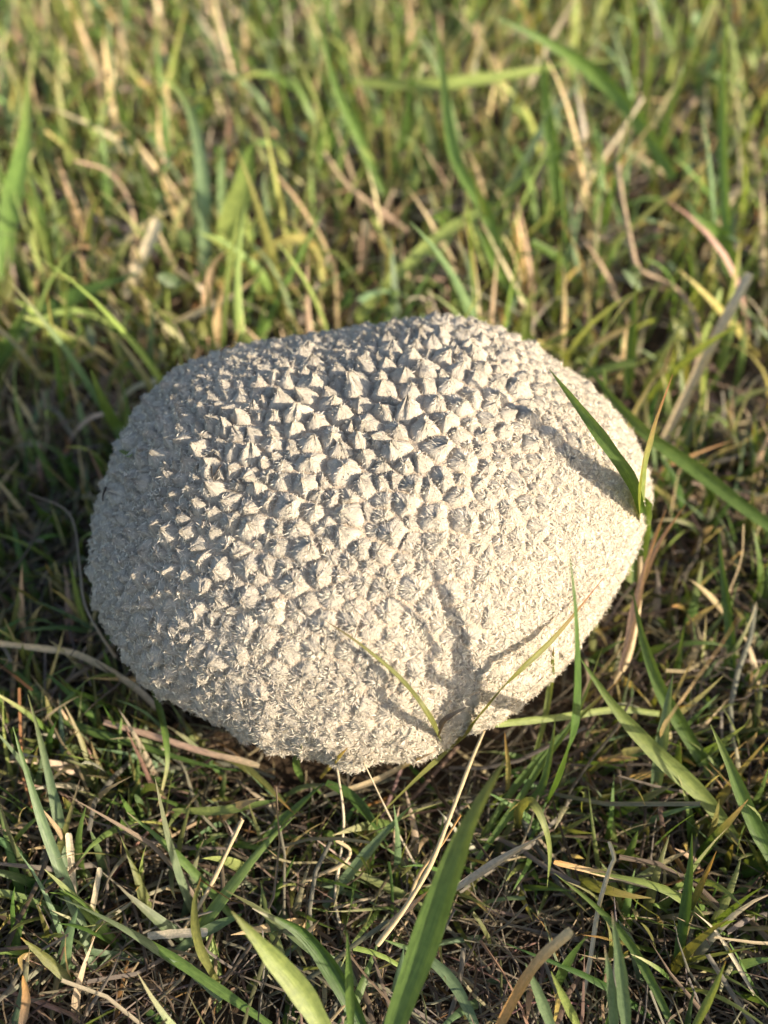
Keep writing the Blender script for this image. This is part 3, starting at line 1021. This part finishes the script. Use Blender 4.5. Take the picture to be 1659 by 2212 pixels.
blade('curled orange dry leaf at the edge of the thatch', [(40, 2240), (56, 2165), (50, 2108)], 19, 'brown', 'orange', 1.0, 2.6, .3, .2, name='dry_leaf', prof='leaf')
blade('bleached upright straw between the grey-green blades and the hollow', [(160, 1960), (155, 1880), (148, 1800)], 15, 'pale', 'pale', .5, 2.0, .2, prof='cut')
blade('bleached straw sliver slanting beside the dark hollow', [(195, 1990), (206, 1930), (216, 1875)], 12, 'pale', 'pale', .5, 1.8, .2, prof='cut')
blade('soft upright green blade below the forked tan stems', [(758, 2240), (755, 2130), (750, 2010)], 19, 'green', 'green', 1.5, 3.8, .3)
blade('short blue-green blade lying under the broad pale one', [(480, 2160), (430, 2110), (365, 2070)], 22, 'blue', 'blue', .5, 1.0, .3)
blade('green and tan blade rising behind the pale lying leaf', [(560, 1830), (600, 1780), (640, 1745), (700, 1690)], 18, 'green', 'dark', .4, 1.6, .4)
blade('dark green leaf drooping from the puffball foot', [(705, 1690), (760, 1720), (810, 1780), (840, 1830)], 22, 'dark', 'green', 1.4, .8, .3)
blade('blue-green blade half hidden under the slanting red-tipped one', [(700, 1960), (760, 1880), (830, 1800), (895, 1735)], 22, 'blue', 'green', .4, 1.8, .3)
blade('tan dry blade lying under the puffball foot', [(700, 1720), (800, 1690), (880, 1650), (975, 1605)], 12, 'straw', 'pink', 1.0, 1.6, .3)
blade('bright yellow blade half brown standing under the puffball edge', [(1095, 1720), (1098, 1660), (1090, 1580)], 11, 'yellow', 'orange', .4, 2.2, .2, .4)
blade('thin tan blade rising past the silvery blue-green one', [(1425, 1590, 1.5), (1440, 1560, 1000, 1450), (1500, 1475, 930, 1405), (1560, 1390, 860, 1360), (1608, 1312, 712, 1262)], 15, 'straw', 'orange', 1.0, 3.5, .3, sunny=True)
blade('slim dark green blade behind the thin tan one', [(1585, 1480), (1575, 1350), (1560, 1230), (1552, 1145)], 20, 'dark', 'green', .4, 3.5, .3)
stem('fine arching tan stem over the slim dark green blade', [(1545, 1330), (1580, 1265), (1602, 1200), (1606, 1132)], 5, 'straw', 'straw', 1.0, 3.5)
blade('narrow green blade standing beside the puffball shaded side', [(195, 1365), (172, 1310), (150, 1208)], 12, 'lime', 'green', 1.0, 4.0, .3)
blade('narrow olive blade near the grey-tan one, clear of the puffball', [(18, 1400), (35, 1320), (48, 1233)], 12, 'olive', 'lime', .8, 3.0, .3)
stem('thin grey stem bent round the puffball shaded side', [(250, 1420, 1.6), (212, 1362, 2.4), (182, 1300, 2.8), (172, 1220, 3.2), (150, 1110, 3.4), (60, 1065, 3.4)], 7, 'grey', 'brown', 1, 3)


# --- the two-leaved grass shoot leaning on the puffball
def tiller():
    stem_pts = place([(1325, 1475), (1362, 1400), (1380, 1290), (1386, 1200)], 1.0, 4.0)
    base = stem_pts[0]
    root = link('grass_shoot', None, loc=base, label='two-leaved green grass shoot on a dry tan stem leaning against the puffball', cat='grass shoot')
    root.empty_display_size = .01

    def part(nm, geo, m, lab=None):
        single(nm, geo, m, base, parent=root, label=lab)
    part('stem', stem_mesh(stem_pts, 17, 'straw', 'straw', taper=.2), M_STRAW)
    sh = place([(1378, 1260), (1383, 1190), (1388, 1130), (1390, 1080)], 3.4, 5.4)
    part('leaf_sheath', leaf_mesh(sh, 36, 'green', 'green', .2, .5, prof='cut', fold=.6), M_BLADE)
    l1 = place([(1388, 1110), (1366, 1042), (1325, 980), (1262, 895), (1186, 797)], 4.8, 7.6, clear=.012)
    part('leaf', leaf_mesh(l1, 27, 'green', 'green', .25, .5), M_BLADE)
    l2 = place([(1386, 1150), (1392, 1030, 1300, 1075), (1412, 930, 1200, 968), (1453, 810, 1085, 900)], 4.6, 8.6)
    part('leaf', leaf_mesh(l2, 36, 'lime', 'red', .35, .55, sunny=True), M_BLADE, 'upper leaf with a rusty dry tip')
    for k, pts in enumerate([[(1352, 1400), (1375, 1290), (1420, 1180), (1482, 1088)], [(1362, 1380), (1385, 1260), (1410, 1170), (1440, 1100)],
                             [(1340, 1450), (1368, 1340), (1392, 1230), (1430, 1130)]]):
        q = place(pts, 2.2, 4.8 + .3 * k)
        part('dry_sheath', leaf_mesh(q, 14, 'pink', 'orange', .4, .6), M_STRAW)


tiller()

# --- taller blades standing out of the sward behind
blade('long wide green blade slanting down behind the puffball lit side', [(1700, 1165), (1600, 1090), (1500, 1012), (1400, 940), (1325, 862), (1250, 768)], 30, 'green', 'dark', 2.4, 4.0, .3)
blade('pale-tipped green blade standing in the puffball shadow', [(280, 985), (262, 940), (226, 874), (196, 800)], 34, 'green', 'lime', .6, 4.6, .2, .5, prof='leaf')
blade('dark broad blade lying in the puffball shadow', [(-20, 770), (60, 705), (160, 640), (300, 590)], 38, 'dark', 'green', .4, 1.6, .3)
blade('pointed green blade at the edge of the puffball shadow', [(-20, 800), (20, 740), (58, 655)], 30, 'green', 'lime', .6, 2.6, .3)
blade('wide diagonal green blade crossing the grass behind', [(1455, 385), (1380, 265), (1300, 172), (1185, 92), (1060, 30)], 33, 'green', 'blue', 1.5, 6.0, .3)
blade('level yellow-green blade lying across the grass behind', [(760, 178), (900, 182), (1000, 176), (1120, 158), (1230, 138), (1340, 128)], 24, 'lime', 'lime', 3.5, 3.8, .3)
blade('green blade slanting behind the puffball top', [(830, 420), (772, 288), (727, 190), (690, 60)], 24, 'green', 'green', 1.0, 6.0, .2)
blade('arched green blade bending over like a bow', [(440, 600), (442, 470), (428, 310), (392, 205), (330, 152)], 30, 'blue', 'lime', .8, 5.5, .3)
blade('broad bright green leaf beside the arched green one', [(505, 585), (492, 500), (522, 415), (545, 310)], 52, 'lime', 'green', .6, 4.5, .2, .6, prof='leaf')
blade('wide upright green blade beside the bow-shaped tan stem', [(5, 610), (22, 450), (52, 300), (62, 160)], 42, 'green', 'lime', .8, 6.5, .3)
blade('narrow green blade next to the wide upright one', [(115, 590), (88, 500), (52, 400)], 19, 'lime', 'green', .6, 4.0, .3)
stem('tan stem arched into a bow above the shadow', [(268, 650), (282, 580), (290, 500), (275, 425), (228, 368), (160, 347)], 12, 'straw', 'pink', .8, 4.2)
blade('bleached straw blade leaning by the bow-shaped tan stem', [(268, 640), (305, 560), (342, 475)], 24, 'pale', 'pale', .6, 3.0, .2, prof='cut')
blade('arching yellow-brown blade bent down to the puffball', [(450, 630, .8), (540, 568, 2.2), (615, 522, 3.2), (668, 520, 3.2), (698, 580, 2.6), (690, 680, 1.6)], 22, 'yellow', 'olive', 1, 2, .3)
stem('tan stalk leaning behind the puffball lit side', [(1228, 505), (1265, 398), (1340, 286), (1388, 213)], 16, 'straw', 'pale', .8, 4.5)
stem('wavy pinkish stem coming down to a loop beside the tan stalk', [(1500, 790), (1506, 700), (1470, 632), (1420, 602), (1378, 580), (1362, 520), (1344, 425), (1335, 350), (1352, 272)], 13, 'pink', 'straw', 1.2, 5.0, taper=.2)
blade('tall straight green stalk beyond the wavy pinkish stem', [(1582, 640), (1566, 450), (1560, 225), (1572, -30)], 20, 'green', 'lime', .8, 9.0, .4)
blade('green blade sweeping down behind the puffball top', [(1115, 650), (1080, 560), (1050, 460), (980, 330), (950, 110), (915, -20)], 26, 'green', 'lime', .8, 8.0, .3)
blade('upright green blade beneath the crossing diagonal one', [(1205, 470), (1196, 350), (1181, 225), (1168, 95)], 28, 'green', 'green', .8, 6.0, .3)
blade('thin green stalk with a pink tip behind the puffball top', [(850, 370), (868, 300), (890, 180), (905, 82)], 14, 'green', 'pink', .8, 5.5, .3, .85)
blade('pale green blade slanting toward the level yellow-green one', [(770, 690), (860, 590), (950, 510), (1040, 455)], 26, 'lime', 'lime', .6, 2.6, .3, prof='cut')
blade('silvery drooping blade just behind the puffball', [(1010, 690), (1025, 620), (1010, 560), (985, 515)], 17, 'blue', 'pale', .6, 2.4, .3)
blade('green blade standing close behind the puffball top', [(1110, 650), (1080, 590), (1045, 520), (1020, 470)], 21, 'green', 'blue', .6, 3.0, .3)
stem('brown curved stem lying behind the puffball top', [(880, 500), (820, 455), (750, 400), (700, 330)], 17, 'pink', 'straw', .8, 3.0)
blade('bleached blunt stalk standing amid the grass behind', [(780, 590), (786, 540), (792, 478)], 18, 'pink', 'pale', .6, 2.4, .2, prof='cut')
blade('straw stalk slanting in the puffball shadow edge', [(370, 700), (500, 640), (570, 585)], 14, 'straw', 'orange', .6, 2.4, .3)
blade('tan grass stalk rising behind the puffball lit shoulder', [(1430, 960), (1480, 860), (1540, 740), (1620, 590)], 22, 'straw', 'pale', .6, 4.0, .3, prof='cut')
blade('green stalk behind the puffball lit shoulder', [(1355, 860), (1362, 780), (1368, 680), (1375, 600)], 22, 'green', 'lime', .6, 4.0, .3)
blade('small tan spikelet leaf behind the puffball lit shoulder', [(1265, 755), (1300, 735), (1340, 715), (1375, 690)], 14, 'straw', 'olive', 2.0, 3.5, .3, prof='leaf', name='dry_leaf')
blade('green blade leaning in the grass beyond the wavy pinkish stem', [(1600, 640), (1560, 520), (1510, 470), (1480, 430)], 34, 'green', 'blue', .8, 3.5, .3)

# --- specks caught on the skin
for lab, (x, y), L, wdt, ang in [('dark dash of plant debris on the puffball shaded flank', (250, 1072), 16, 6, .6), ('tiny dark hair-like debris among the warts near the shaded flank', (478, 1032), 18, 4, 1.0),
                                 ('small dark crumb on the puffball upper rim', (500, 772), 12, 6, 2.4), ('dark splinter between tall warts', (488, 1028), 15, 4, 1.9)]:
    p = hit_px(x, y)
    if p is None:
        continue
    nrm = (p - PC) / np.linalg.norm(p - PC)
    e = math.cos(ang) * RT - math.sin(ang) * UP
    e = e - nrm * (e @ nrm)
    e /= np.linalg.norm(e)
    k = DIST / FPX
    c = p + nrm * .0026
    geo = stem_mesh(np.array([c - e * L * k, c + nrm * .0004, c + e * L * k + nrm * .0003]), wdt, 'brown', 'brown', S=8, taper=.6)
    v, f, t, u = geo
    link('debris_fleck', mesh_np('debris_fleck', v - c, f, [M_FLECK]), loc=c, label=lab, cat='debris')
